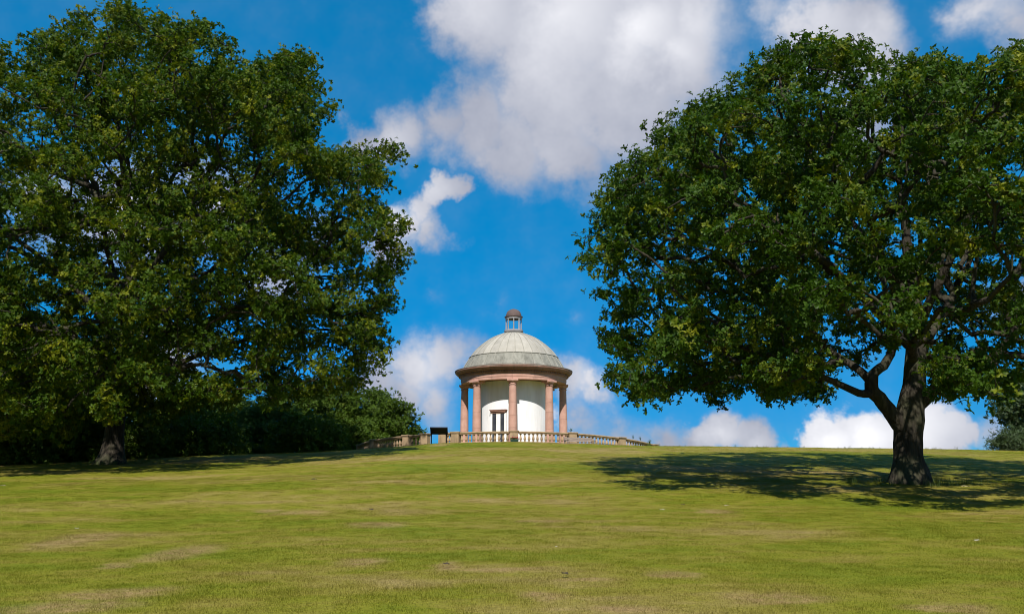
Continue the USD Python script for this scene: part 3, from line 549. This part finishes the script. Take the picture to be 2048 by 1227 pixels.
def build_tree(name, label, cat_, base, trunk, limbs, attr, leafmat, protos, per, scale=(.8, 1.25), tip=.012, up=.5, group=None, seed=1, flare=0.5, bf=.35, maxr=.14, wobble=.07):
    """trunk, limbs: lists of (x, y, z, r) in world metres; attr: shoot positions in world metres."""
    rng = np.random.default_rng(seed)
    root = thing(name, label, cat_, (0, 0, 0), 0, group)
    sk = []
    tp = smooth_path(trunk, max(14, int(len(trunk) * 7)))
    m = tube(tp[:, :3], tp[:, 3], 22, wobble, seed)
    # buttressed foot
    v = m.vertices; h = np.clip(1 - (v[:, 2] - tp[0, 2]) / 1.3, 0, 1) ** 2; a = np.arctan2(v[:, 1] - tp[0, 1], v[:, 0] - tp[0, 0])
    lob = .55 + .45 * np.sin(a * 5 + seed) * np.cos(a * 2 + 1.3 * seed)
    v[:, :2] += (v[:, :2] - tp[0, :2]) * (flare * h * lob)[:, None]
    m.vertices = v
    tr = obj('trunk', m, m_bark, root, True)
    sk.append(densify(tp, .4)[:, :3][int(len(tp) * .35):])
    for k, lb in enumerate(limbs):
        lp = smooth_path(lb, max(10, len(lb) * 5)); jit = (rng.normal(size=(len(lp), 3)) * .03) * np.linspace(0, 1.4, len(lp))[:, None]; lp = lp[:-max(1, len(lp) // 7)]; jit = jit[:len(lp)]; lp[:, :3] += jit
        obj('limb', tube(lp[:, :3], lp[:, 3], 12, .1, seed + k + 3), m_bark, root, True)
        sk.append(densify(lp, .4)[2:, :3])
    skel = np.vstack(sk)
    P, par, path, order = grow(attr, skel, bf)
    ns = len(skel); cnt = np.ones(len(P))
    for q in reversed(order): cnt[par[q]] += cnt[q]
    rad = np.minimum(tip * cnt ** .46, maxr)
    # thin branches: two-piece bent tubes with 4 sides
    ch = np.arange(ns, len(P)); pa = par[ch]; A, B = P[pa], P[ch]
    ln = np.linalg.norm(B - A, axis=1, keepdims=True); Mi = (A + B) / 2 + rng.normal(size=A.shape) * ln * .07 + np.array([0, 0, 1]) * ln * .05
    rA, rB = np.where(pa >= ns, np.minimum(rad[pa], rad[ch] * 1.35), rad[ch] * 1.35), rad[ch]
    def ring(C, D, r):
        D = D / (np.linalg.norm(D, axis=1, keepdims=True) + 1e-9); ref = np.where(np.abs(D[:, 2:]) < .9, [[0, 0, 1.]], [[1., 0, 0]]); u = np.cross(D, ref); u /= np.linalg.norm(u, axis=1, keepdims=True) + 1e-9; w = np.cross(D, u)
        return C[:, None] + r[:, None, None] * np.stack([u, w, -u, -w], 1)
    D = B - A
    R = np.stack([ring(A, D, rA), ring(Mi, D, (rA + rB) / 2), ring(B, D, rB)], 1).reshape(-1, 3)
    f = []
    for s in range(2):
        for q in range(4):
            a0, b0 = s * 4 + q, s * 4 + (q + 1) % 4; f += [(a0, b0, b0 + 4), (a0, b0 + 4, a0 + 4)]
    f = np.array(f)
    keep = np.arange(len(ch))
    Fb = (keep[:, None, None] * 12 + f[None]).reshape(-1, 3)
    tag(obj('branches', (R, Fb), m_bark, root, True), kind='stuff')
    # leafy shoots on the outer twigs
    leafy = ch[cnt[ch] <= 14]
    n = len(leafy)
    k = np.repeat(leafy, per); t = rng.uniform(0, 1, len(k)) ** .7
    pos = P[par[k]] + (P[k] - P[par[k]]) * np.clip(t + .15, 0, 1.1)[:, None] + rng.normal(size=(len(k), 3)) * np.array([.14, .14, .09])
    d = (P[k] - P[par[k]]); d /= np.linalg.norm(d, axis=1, keepdims=True) + 1e-9
    d = d * .6 + rng.normal(size=d.shape) * .55 + np.array([0, 0, up]); d /= np.linalg.norm(d, axis=1, keepdims=True)
    g_ = instancer(str(root.GetPath()) + '/leaves', protos, leafmat, pos, quat_between(d, rng.uniform(0, 6.28, len(k))), rng.uniform(scale[0], scale[1], len(k)), rng.integers(0, len(protos), len(k)))
    tag(g_, kind='stuff')
    return root
def clumps(rng, n, per, sample, size, flat=.55):
    """Shoot positions gathered in flattened clumps; sample(k) returns k candidate centres."""
    c = sample(n); out = []
    r = rng.uniform(size * .6, size * 1.35, len(c))
    for q, rr in zip(c, r):
        k = int(per * (rr / size) ** 1.6) + 3; d = rng.normal(size=(k, 3)); d /= np.linalg.norm(d, axis=1, keepdims=True); d *= rr * rng.uniform(.35, 1, (k, 1)) ** .6; d[:, 2] *= flat; out.append(q + d)
    return np.vstack(out)
def poisson(rng, cand, n, rmin):
    keep = []; 
    grid = {}
    for p in cand:
        key = tuple((p // rmin).astype(int)); ok = True
        for dx in (-1, 0, 1):
            for dy in (-1, 0, 1):
                for dz in (-1, 0, 1):
                    for q in grid.get((key[0] + dx, key[1] + dy, key[2] + dz), ()):
                        if np.sum((p - q) ** 2) < rmin * rmin: ok = False
        if ok: keep.append(p); grid.setdefault(key, []).append(p)
        if len(keep) >= n: break
    return np.array(keep)

rng = np.random.default_rng(11)
oak_protos = [cluster(rng, 21, .36, .12, .07) for _ in range(6)]
tall_protos = [cluster(rng, 22, .52, .13, .08) for _ in range(6)]
wood_protos = [cluster(rng, 22, .65, .15, .09) for _ in range(4)]
yew_protos = [cluster(rng, 34, .55, .12, .04) for _ in range(4)]

# --- right: the broad oak
OY = 28.0
foot = on_ground(1822, 966); OY = float(foot[1])
R_ = lambda px, py, dy, r: (*at(px, py, OY + dy), r)
trunk = [(foot[0], foot[1], foot[2] - .3, .60), R_(1820, 945, 0, .545), R_(1817, 915, 0, .475), R_(1816, 885, 0, .45), R_(1817, 850, 0, .47), R_(1822, 815, 0, .43), R_(1828, 770, .1, .37), R_(1832, 700, .2, .33), R_(1832, 640, .4, .27), R_(1822, 560, .6, .21), R_(1812, 470, .7, .15), R_(1800, 370, .6, .10), R_(1790, 260, .5, .06)]
limbs = [[R_(1808, 862, -.05, .28), R_(1785, 830, -.2, .25), R_(1762, 800, -.3, .235), R_(1742, 772, -.4, .22), R_(1746, 750, -.4, .17), R_(1768, 728, -.2, .15), R_(1784, 695, 0, .13), R_(1782, 630, .3, .11), R_(1760, 540, .6, .08), R_(1735, 430, .8, .05)],
         [R_(1745, 784, -.4, .15), R_(1725, 787, -.6, .125), R_(1692, 774, -.9, .11), R_(1640, 752, -1.3, .095), R_(1580, 728, -1.8, .08), R_(1500, 700, -2.4, .06), R_(1420, 680, -3, .045), R_(1320, 660, -3.2, .03)],
         [R_(1743, 765, -.4, .15), R_(1716, 738, 0, .13), R_(1676, 713, .6, .11), R_(1610, 660, 1.4, .095), R_(1540, 590, 2, .08), R_(1450, 520, 2.6, .06), R_(1340, 470, 3, .04), R_(1250, 460, 3, .03)],
         [R_(1830, 815, 0, .24), R_(1852, 797, -.2, .21), R_(1870, 777, -.4, .19), R_(1899, 762, -.8, .175), R_(1935, 752, -1.2, .16), R_(1983, 722, -1.7, .14), R_(2014, 685, -2, .12), R_(2026, 652, -2.1, .10), R_(2006, 617, -2.1, .085), R_(2016, 580, -2.2, .07), R_(2060, 530, -2.3, .05)],
         [R_(2014, 690, -2, .1), R_(2050, 650, -1.6, .09), R_(2130, 590, -1, .075), R_(2230, 530, 0, .06), R_(2340, 500, 1, .04)],
         [R_(1832, 740, .2, .2), R_(1850, 690, 1.2, .17), R_(1890, 620, 2.6, .14), R_(1930, 540, 4.2, .11), R_(1960, 460, 5.6, .08), R_(1970, 380, 6.8, .05)],
         [R_(1828, 720, 0, .18), R_(1815, 660, -1.2, .15), R_(1790, 580, -2.8, .12), R_(1750, 480, -4.2, .09), R_(1720, 380, -5.2, .06), R_(1700, 280, -5.6, .04)],
         [R_(1832, 660, .4, .18), R_(1880, 560, -.4, .14), R_(1930, 450, -1.4, .11), R_(1960, 330, -2.2, .08), R_(1975, 220, -2.6, .05)],
         [R_(1826, 600, .5, .15), R_(1750, 500, 1.6, .12), R_(1660, 390, 2.2, .09), R_(1600, 280, 2.4, .06), R_(1570, 180, 2.4, .04)],
         [R_(1815, 690, .2, .15), R_(1740, 610, -1.6, .12), R_(1620, 500, -3.6, .09), R_(1480, 400, -4.6, .06), R_(1380, 330, -4.8, .04)]]
oak_out = Polygon([(1170, 545), (1165, 440), (1195, 400), (1270, 305), (1345, 232), (1460, 185), (1555, 105), (1650, 85), (1720, 95), (1800, 115), (1870, 118), (1930, 150), (2000, 128), (2060, 110), (2200, 150), (2330, 260), (2440, 400), (2480, 560), (2430, 720), (2320, 800), (2150, 790), (2060, 770), (2010, 800), (1960, 770), (1905, 800), (1880, 810), (1872, 792), (1880, 775), (1850, 730), (1800, 690), (1735, 700), (1680, 750), (1650, 790), (1600, 780), (1555, 800), (1500, 750), (1455, 800), (1440, 825), (1410, 815), (1385, 765), (1325, 812), (1235, 775), (1185, 745), (1195, 690), (1220, 620), (1215, 590), (1165, 560)])
cw = at(1822, 520, OY)                                   # centre of the crown
def oak_sample(n):
    cand = np.empty((0, 3))
    while len(cand) < n * 14:
        q = rng.uniform(-1, 1, (60000, 3)); rr = (np.hypot(q[:, 0], q[:, 1]) ** 4 + np.abs(q[:, 2]) ** 4) ** (1 / 4); q = q[(rr < 1) & (rr > .42)]
        p = cw + q * np.array([11.2, 11.2, 8.4])
        u = project(p); ok = inside(oak_out, u)
        ok &= p[:, 2] > ground(p[:, 0], p[:, 1]) + 2.3
        gap = meshkit.noise(p / 2.1, 21) * .6 + meshkit.noise(p / .95, 22) * .4
        ok &= gap > .412
        cand = np.vstack([cand, p[ok]])
    return poisson(rng, cand, n, .86)
attr = clumps(rng, 860, 8, oak_sample, .62)
front = (attr[:, 2] < foot[2] + 6.0) & (attr[:, 0] > foot[0] + .4) & (attr[:, 0] < foot[0] + 5.5) & (attr[:, 1] < foot[1] + 2) & (attr[:, 1] > foot[1] - 9)
low = (attr[:, 2] < foot[2] + 7.2) & (np.hypot(attr[:, 0] - foot[0] - 1.2, attr[:, 1] - foot[1]) < 5.2)
attr = attr[inside(oak_out.buffer(14), project(attr)) & ~(low & (rng.random(len(attr)) < .66)) & ~(front & (rng.random(len(attr)) < .62))]
NO = len(attr)
build_tree('oak_tree', 'broad dark oak with a thick forked trunk alone on the right of the slope', 'tree', foot, trunk, limbs, attr, m_leaf_r, oak_protos, 3, (.8, 1.25), tip=.010, seed=4, flare=.7)

# --- left: the taller tree
foot2 = on_ground(225, 927); LY = float(foot2[1])
L_ = lambda px, py, dy, r: (*at(px, py, LY + dy), r)
trunk = [(foot2[0], foot2[1], foot2[2] - .3, .66), L_(226, 905, 0, .60), L_(228, 870, 0, .53), L_(233, 820, 0, .49), L_(243, 740, 0, .44), L_(255, 650, .2, .39), L_(262, 560, .3, .33), L_(262, 470, .5, .27), L_(252, 380, .6, .21), L_(240, 280, .6, .15), L_(230, 180, .6, .1), L_(222, 80, .6, .06)]
limbs = [[L_(238, 760, 0, .26), L_(290, 700, -.8, .22), L_(360, 640, -1.8, .18), L_(450, 580, -2.8, .14), L_(560, 530, -3.6, .1), L_(660, 490, -4, .07), L_(750, 470, -4, .04)],
         [L_(240, 720, 0, .24), L_(310, 640, 1, .2), L_(400, 560, 2.2, .16), L_(500, 470, 3, .12), L_(590, 380, 3.4, .08), L_(680, 330, 3.4, .05), L_(770, 300, 3.2, .03)],
         [L_(240, 780, 0, .22), L_(310, 750, .8, .18), L_(420, 700, 1.6, .14), L_(540, 670, 2, .1), L_(660, 660, 2.2, .06), L_(740, 670, 2.2, .03)],
         [L_(246, 700, .1, .22), L_(190, 620, -1, .18), L_(110, 540, -2.4, .14), L_(20, 470, -3.6, .1), L_(-80, 420, -4.4, .06)],
         [L_(240, 740, 0, .22), L_(170, 690, 1.4, .18), L_(70, 640, 3, .14), L_(-50, 600, 4.2, .09), L_(-160, 580, 5, .05)],
         [L_(250, 660, .2, .2), L_(235, 580, -2.4, .17), L_(215, 500, -4.6, .13), L_(200, 410, -6.4, .09), L_(190, 320, -7.2, .05)],
         [L_(256, 600, .3, .2), L_(330, 500, -1.6, .16), L_(400, 380, -3.4, .12), L_(450, 270, -4.4, .08), L_(480, 180, -4.6, .05)],
         [L_(262, 520, .4, .18), L_(320, 410, 1.4, .14), L_(370, 290, 2.4, .1), L_(400, 180, 2.8, .06), L_(410, 100, 2.8, .04)],
         [L_(258, 500, .5, .18), L_(190, 390, 1.2, .14), L_(130, 280, 1.8, .1), L_(90, 180, 2, .06)],
         [L_(255, 560, .4, .18), L_(270, 470, 3.4, .15), L_(300, 380, 6, .11), L_(320, 300, 7.6, .07)],
         [L_(236, 790, 0, .18), L_(180, 770, -2, .14), L_(100, 760, -4.2, .1), L_(20, 770, -6, .06), L_(-70, 790, -7, .04)],
         [L_(238, 780, 0, .18), L_(290, 750, -2.2, .14), L_(370, 730, -4.6, .1), L_(450, 740, -6.4, .06), L_(520, 760, -7.4, .04)]]
left_out = Polygon([(-360, 520), (-340, 330), (-260, 200), (-120, 120), (10, 95), (60, 85), (110, 60), (185, 25), (240, 12), (310, 15), (350, 55), (425, 62), (475, 105), (580, 105), (650, 140), (620, 175), (655, 215), (625, 250), (600, 300), (690, 300), (740, 300), (800, 285), (800, 315), (750, 350), (770, 400), (820, 425), (790, 465), (848, 480), (842, 500), (800, 540), (815, 620), (760, 610), (735, 640), (795, 690), (780, 740), (720, 760), (700, 790), (610, 790), (560, 800), (500, 790), (430, 810), (380, 800), (330, 845), (285, 848), (250, 830), (190, 845), (110, 868), (40, 866), (-60, 860), (-200, 830), (-320, 700)])
cw2 = at(228, 470, LY) + np.array([0, -2.5, 0])
def left_sample(n):
    cand = np.empty((0, 3))
    while len(cand) < n * 12:
        q = rng.uniform(-1, 1, (60000, 3)); rr = (np.hypot(q[:, 0], q[:, 1]) ** 3.4 + np.abs(q[:, 2]) ** 3.4) ** (1 / 3.4); q = q[(rr < 1) & (rr > .40)]
        p = cw2 + q * np.where(q[:, 1:2] < 0, np.array([[17.6, 13.0, 13.6]]), np.array([[17.6, 11.2, 13.6]]))
        u = project(p); ok = inside(left_out, u)
        ok &= p[:, 2] > ground(p[:, 0], p[:, 1]) + 1.25
        gap = meshkit.noise(p / 2.8, 31) * .55 + meshkit.noise(p / 1.2, 32) * .45
        ok &= (p[:, 0] < -13) | (p[:, 1] < LY + 3.5)
        ok &= gap > .44
        cand = np.vstack([cand, p[ok]])
    return poisson(rng, cand, n, 1.04)
attr = clumps(rng, 1330, 9, left_sample, .80)
attr = attr[inside(left_out.buffer(16), project(attr))]
NL = len(attr)
build_tree('tall_tree', 'tall full-crowned tree on the left with foliage sweeping down to the ground', 'tree', foot2, trunk, limbs, attr, m_leaf_l, tall_protos, 3, (.85, 1.35), tip=.010, seed=9, flare=1.15)

# --- trees and shrubs behind
GW, GU = 'trees of the wood behind the tall tree', 'undergrowth shrubs low in the wood'
def plain_tree(name, label, px, top, half, Y, leafmat, protos, nclump, seed, bushy=.0, per=3, size=1.0, group=None, scale=(.9, 1.4), sink=0.0, xw=None):
    r = np.random.default_rng(seed); b = at(px, 900, Y); b = gpt(b[0], b[1]); zt = zat(top, Y); h = zt - b[2]
    w = half / FOC * Y
    lo = b[2] + h * bushy - sink
    c = np.array([b[0], b[1], (zt + lo) / 2])
    rad = np.array([w, min(w, 5.0), (zt - lo) / 2])
    def sample(n):
        q = r.uniform(-1, 1, (n * 60, 3)); d = np.linalg.norm(q, axis=1); q = q[(d < 1) & (d > .45)]
        edge = .78 + .44 * meshkit.noise(q * 2.2 + seed, seed)
        p = c + q * rad * edge[:, None]
        ok = (meshkit.noise(p / 1.5, seed) > .36) & (p[:, 2] > b[2] + .15)
        return poisson(r, p[ok], n, size * 1.15)
    at_ = clumps(r, nclump, 8, sample, size)
    at_[:, 2] = np.maximum(at_[:, 2], b[2] + .1)
    tr = [(b[0], b[1], b[2] - .3, .05 * h ** .6 + .06), (b[0] + .1, b[1], b[2] + h * .3, .035 * h ** .6 + .05), (b[0], b[1] + .1, b[2] + h * .6, .02 * h ** .6 + .03), (b[0] - .1, b[1], b[2] + h * .85, .03)]
    lb = []
    for k in range(5):
        a = k * 2.4 + seed; s = .25 + .1 * k
        p0 = np.array([b[0], b[1], b[2] + h * s]); e = np.array([math.cos(a) * w * .6, math.sin(a) * rad[1] * .6, h * .22])
        lb.append([(*p0, .05 + .01 * h), (*(p0 + e * .5 + [0, 0, .1]), .04), (*(p0 + e), .025)])
    return build_tree(name, label, 'shrub' if 'shrub' in name else 'tree', b, tr, lb, at_, leafmat, protos, per, scale, tip=.009, seed=seed, group=group, flare=.3)
plain_tree('woodland_tree', 'dark woodland tree at the far left edge, behind the tall tree', -30, 640, 150, 63, m_leaf_b, wood_protos, 110, 41, group=GW)
plain_tree('woodland_tree', 'dark woodland tree directly behind the trunk of the tall tree', 130, 690, 120, 60, m_leaf_b, wood_protos, 100, 42, group=GW)
plain_tree('woodland_tree', 'dark low tree in the shade just right of the tall trunk', 335, 800, 95, 66, m_leaf_b, wood_protos, 70, 43, group=GW)
plain_tree('woodland_tree', 'dark tree in the wood behind the feathery green shrub', 440, 770, 95, 82, m_leaf_b, wood_protos, 80, 44, group=GW)
plain_tree('feathery_shrub', 'feathery mid-green shrub behind the shaded crest, right of the tall trunk', 535, 798, 72, 70, m_leaf_y, yew_protos, 70, 45, size=.62, per=4)
plain_tree('woodland_tree', 'rounded green tree behind the low left end of the balustrade', 655, 768, 92, 79, m_leaf_b, wood_protos, 90, 46, size=.85, group=GW)
plain_tree('woodland_tree', 'spreading tree behind the balustrade, its right tip near the lectern', 752, 796, 88, 79, m_leaf_b, wood_protos, 100, 47, size=.75, bushy=-.25, group=GW)
for k, (px, top, half, Y, lab) in enumerate(((-10, 800, 90, 57, 'dark undergrowth shrub at the far left edge, low in the wood'), (110, 835, 75, 57, 'dark undergrowth shrub low in the wood, left of the tall trunk'), (215, 850, 60, 58, 'dark undergrowth shrub hidden low behind the tall trunk'), (300, 850, 60, 58, 'dark undergrowth shrub just right of the tall trunk'), (405, 845, 70, 60, 'dark undergrowth shrub midway between tall trunk and feathery shrub'), (610, 838, 60, 60, 'dark shrub between the feathery shrub and the balustrade end'), (705, 848, 55, 73, 'dark shrub just behind the low left end of the balustrade'))):
    plain_tree('undergrowth_shrub', lab, px, top, half, Y, m_leaf_b, wood_protos, 60, 60 + k, size=.7, per=4, sink=1.6, group=GU)
plain_tree('edge_tree', 'pale-leaved tree drooping in at the right edge beyond the crest', 2100, 735, 80, 62, m_leaf_g, wood_protos, 70, 48, size=.8, bushy=.1)
plain_tree('edge_shrub', 'low blue-green shrub on the crest at the right edge', 2045, 868, 48, 60, m_leaf_g, yew_protos, 26, 49, size=.5)

# ------------------------------------------------------------------ grass, weeds, litter
rng = np.random.default_rng(5)
def tuft(rng, n, R, h0, h1, w):
    vs, fs = [], []
    for k in range(n):
        a, r = rng.uniform(0, 6.28), R * math.sqrt(rng.uniform()); b = np.array([r * math.cos(a), r * math.sin(a), -.01]); t = rng.uniform(0, 6.28); h = rng.uniform(h0, h1); lean = np.array([math.cos(t), math.sin(t), 0]) * h * rng.uniform(.1, .8); s = np.array([-math.sin(t), math.cos(t), 0]) * w / 2
        o = len(vs) ; vs += [b - s, b + s, b + lean * .4 + [0, 0, h * .6] + s * .7, b + lean * .4 + [0, 0, h * .6] - s * .7, b + lean + [0, 0, h]]
        fs += [(o, o + 1, o + 2), (o, o + 2, o + 3), (o + 3, o + 2, o + 4)]
    return np.array(vs), np.array(fs)
tufts = [tuft(rng, 34, .15, .012, .036, .005) for _ in range(5)]
pts = []
for y0, y1, dens in ((6, 13, 70), (13, 22, 50), (22, 34, 36), (34, 61, 14)):
    w = .66; area = w * (y1 ** 2 - y0 ** 2); k = int(area * dens)
    y = np.sqrt(rng.uniform(y0 ** 2, y1 ** 2, k)); x = rng.uniform(-w, w, k) * y; pts.append(np.stack([x, y], 1))
pts = np.vstack(pts)
tall = .75 + .9 * np.clip(meshkit.noise(np.c_[pts / 1.7, 0 * pts[:, :1]], 8) - .35, 0, 1) + rng.uniform(-.1, .25, len(pts))
pos = np.c_[pts, ground(pts[:, 0], pts[:, 1])]
q = np.zeros((len(pts), 4)); sp = rng.uniform(0, 6.28, len(pts)); q[:, 2], q[:, 3] = np.sin(sp / 2), np.cos(sp / 2)
tag(instancer('/World/grass', tufts, m_blade, pos, q, np.c_[np.ones(len(pts)) * 1.15, np.ones(len(pts)) * 1.15, tall], rng.integers(0, 5, len(pts))), 'short mown grass blades covering the slope', 'grass', kind='stuff')
# unmown grass round the feet of the two trees and along the crest
tl = [tuft(rng, 26, .16, .15, .5, .011) for _ in range(4)]
pts = []
for c, n_, r_ in ((foot, 60, 1.7), (foot2, 90, 2.6)):
    a = rng.uniform(0, 6.28, n_); r = .75 + (r_ - .75) * rng.uniform(0, 1, n_) ** 1.4; pts.append(np.stack([c[0] + r * np.cos(a) * 1.25, c[1] + r * np.sin(a)], 1))
pts = np.vstack(pts); pos = np.c_[pts, ground(pts[:, 0], pts[:, 1])]
q = np.zeros((len(pts), 4)); sp = rng.uniform(0, 6.28, len(pts)); q[:, 2], q[:, 3] = np.sin(sp / 2), np.cos(sp / 2)
tag(instancer('/World/tall_grass', tl, m_tall, pos, q, rng.uniform(.3, .75, len(pts)), rng.integers(0, 4, len(pts))), 'unmown grass standing round the feet of the two big trees', 'grass', kind='stuff')
cp = []
cs = []
for px0, px1, n_, s0, s1 in ((1850, 1935, 9, .35, .9), (1400, 1640, 6, .3, .7), (1640, 1760, 5, .3, .7), (1255, 1320, 7, .4, .9), (1180, 2060, 150, .10, .30), (690, 900, 40, .10, .26)):
    for k in range(n_):
        b = at(rng.uniform(px0, px1), 893, rng.uniform(57.5, 61)); cp.append((b[0], b[1])); cs.append(rng.uniform(s0, s1))
pts = np.array(cp); pos = np.c_[pts, ground(pts[:, 0], pts[:, 1])]
q = np.zeros((len(pts), 4)); q[:, 3] = 1
tag(instancer('/World/crest_grass', tl, m_tall, pos, q, np.array(cs), rng.integers(0, 4, len(pts))), 'scattered taller grass tufts along the skyline either side of the temple', 'grass', kind='stuff')
def weed(px, py, Y, h, label, n_=9):
    b = at(px, py, Y)
    w = thing('weed', label, 'weed', b, 0, 'weeds along the balustrade')
    r = np.random.default_rng(int(px)); st, lf = [], []
    for k in range(5):
        e = np.array([r.normal() * .16 * h, r.normal() * .16 * h, h * r.uniform(.6, 1.0)]); st.append(tube([(0, 0, 0), tuple(e * [.4, .4, .55]), tuple(e)], [.008, .006, .003], 4))
        for j in range(n_):
            s = r.uniform(.25, 1); v, f = leaf(.16 * h + .03, .05 * h + .015, .3, .3); v = v @ rotm(r.uniform(-1, .4), [0, 1, 0])[:3, :3].T @ rotm(r.uniform(0, 6.28), [0, 0, 1])[:3, :3].T + e * s; lf.append(trimesh.Trimesh(v, f, process=False))
    obj('stems', cat(st), m_tall, w, True); tag(obj('leaves', cat(lf), m_leaf_y, w, False), kind='stuff')
zw = lambda px: 0
weed(1142, 865.5, 61.2, .42, 'leafy weed rising behind the coping above the bench')
weed(1266, 878, 62.6, .32, 'small weed sprouting on the sinking right end of the balustrade')
weed(1281, 881, 63.2, .34, 'slender weed sprouting farthest right on the balustrade')
weed(1299, 888, 60.5, .40, 'grassy weed at the foot of the balustrade, right end', 12)
def scrap(px, py, size, label, mat, name='paper_scrap', cat_='litter', fold=.4):
    c = on_ground(px, py); r = np.random.default_rng(int(px * 3 + py))
    g = np.stack(np.meshgrid(np.linspace(-1, 1, 6), np.linspace(-1, 1, 6), indexing='ij'), -1).reshape(-1, 2)
    z = fold * (meshkit.noise(np.c_[g * 1.4, 0 * g[:, :1]] + r.uniform(0, 9), 3))
    rr = np.linalg.norm(g, axis=1, keepdims=True); gg = g * np.where(rr > 1, 1 / rr, 1) * (1 + .2 * r.normal(size=g.shape) * .5)
    v = np.c_[gg * [size, size * .6], z * size + .045]
    i, j = np.meshgrid(np.arange(5), np.arange(5), indexing='ij'); a = (i * 6 + j).ravel(); f = np.stack([a, a + 6, a + 7, a + 1], 1)
    v2 = v - [0, 0, .006]; V = np.vstack([v, v2]); F = np.vstack([f, f[:, ::-1] + 36])
    o = obj(name, (V + c, F), mat, None, True); tag(o, label, cat_, {'clod': 'dark clods on the lawn', 'litter': 'pale scraps lying on the grass'}[cat_])
m_clod = M('soil_clod', {'g': ('geometry', {}), 'n': ('noise_texture', dict(scale=25.)), 'r': rgbramp([(.3, (.03, .02, .012)), (.7, (.07, .048, .03))]), 'p': ('principled_bsdf', dict(roughness=.9))}, [('g.position', 'n.vector'), ('n.fac', 'r.fac'), ('r.color', 'p.base_color')])
m_dead = M('dead_leaf', {'g': ('geometry', {}), 'n': ('noise_texture', dict(scale=25.)), 'r': rgbramp([(.3, (.30, .24, .12)), (.7, (.42, .34, .19))]), 'p': ('principled_bsdf', dict(roughness=.7))}, [('g.position', 'n.vector'), ('n.fac', 'r.fac'), ('r.color', 'p.base_color')])
scrap(1325, 1023, .07, 'small white scrap on the lit grass just below the oak shadow', m_paper)
scrap(1453, 1014, .05, 'tiny white speck on grass between oak shadow and dry patch', m_paper)
scrap(1955, 1085, .05, 'pale scrap lying alone on the grass at the lower right', m_paper)
scrap(1932, 976, .13, 'pale scrap in the oak shadow right of the trunk', m_dead)
scrap(5, 973, .09, 'white scrap at the far left edge below the tree shadow', m_paper)
scrap(172, 920, .12, 'pale scrap beside the left foot of the tall trunk', m_paper)
scrap(243, 939, .12, 'pale scrap in the shade right of the tall trunk', m_dead)
scrap(475, 1045, .04, 'tiny pale scrap on the grass at lower left', m_dead)
scrap(153, 1060, .04, 'tiny white speck above the worn patch at left', m_paper)
scrap(1113, 1098, .022, 'tiny white speck on the grass below the temple', m_paper)
scrap(742, 1023, .05, 'dark clod on grass above the reddish worn patch', m_clod, 'earth_clod', 'clod', .8)
scrap(628, 962, .09, 'dark clod at the sunlit edge of the tall tree shadow', m_clod, 'earth_clod', 'clod', .8)
scrap(1366, 1012, .06, 'dark twig-like clod just below the oak shadow', m_clod, 'earth_clod', 'clod', .5)
scrap(893, 1136, .05, 'dark clod in the worn patch below the temple', m_clod, 'earth_clod', 'clod', .8)
scrap(1130, 1155, .045, 'dark clod beside the fresh green tuft at lower middle', m_clod, 'earth_clod', 'clod', .8)
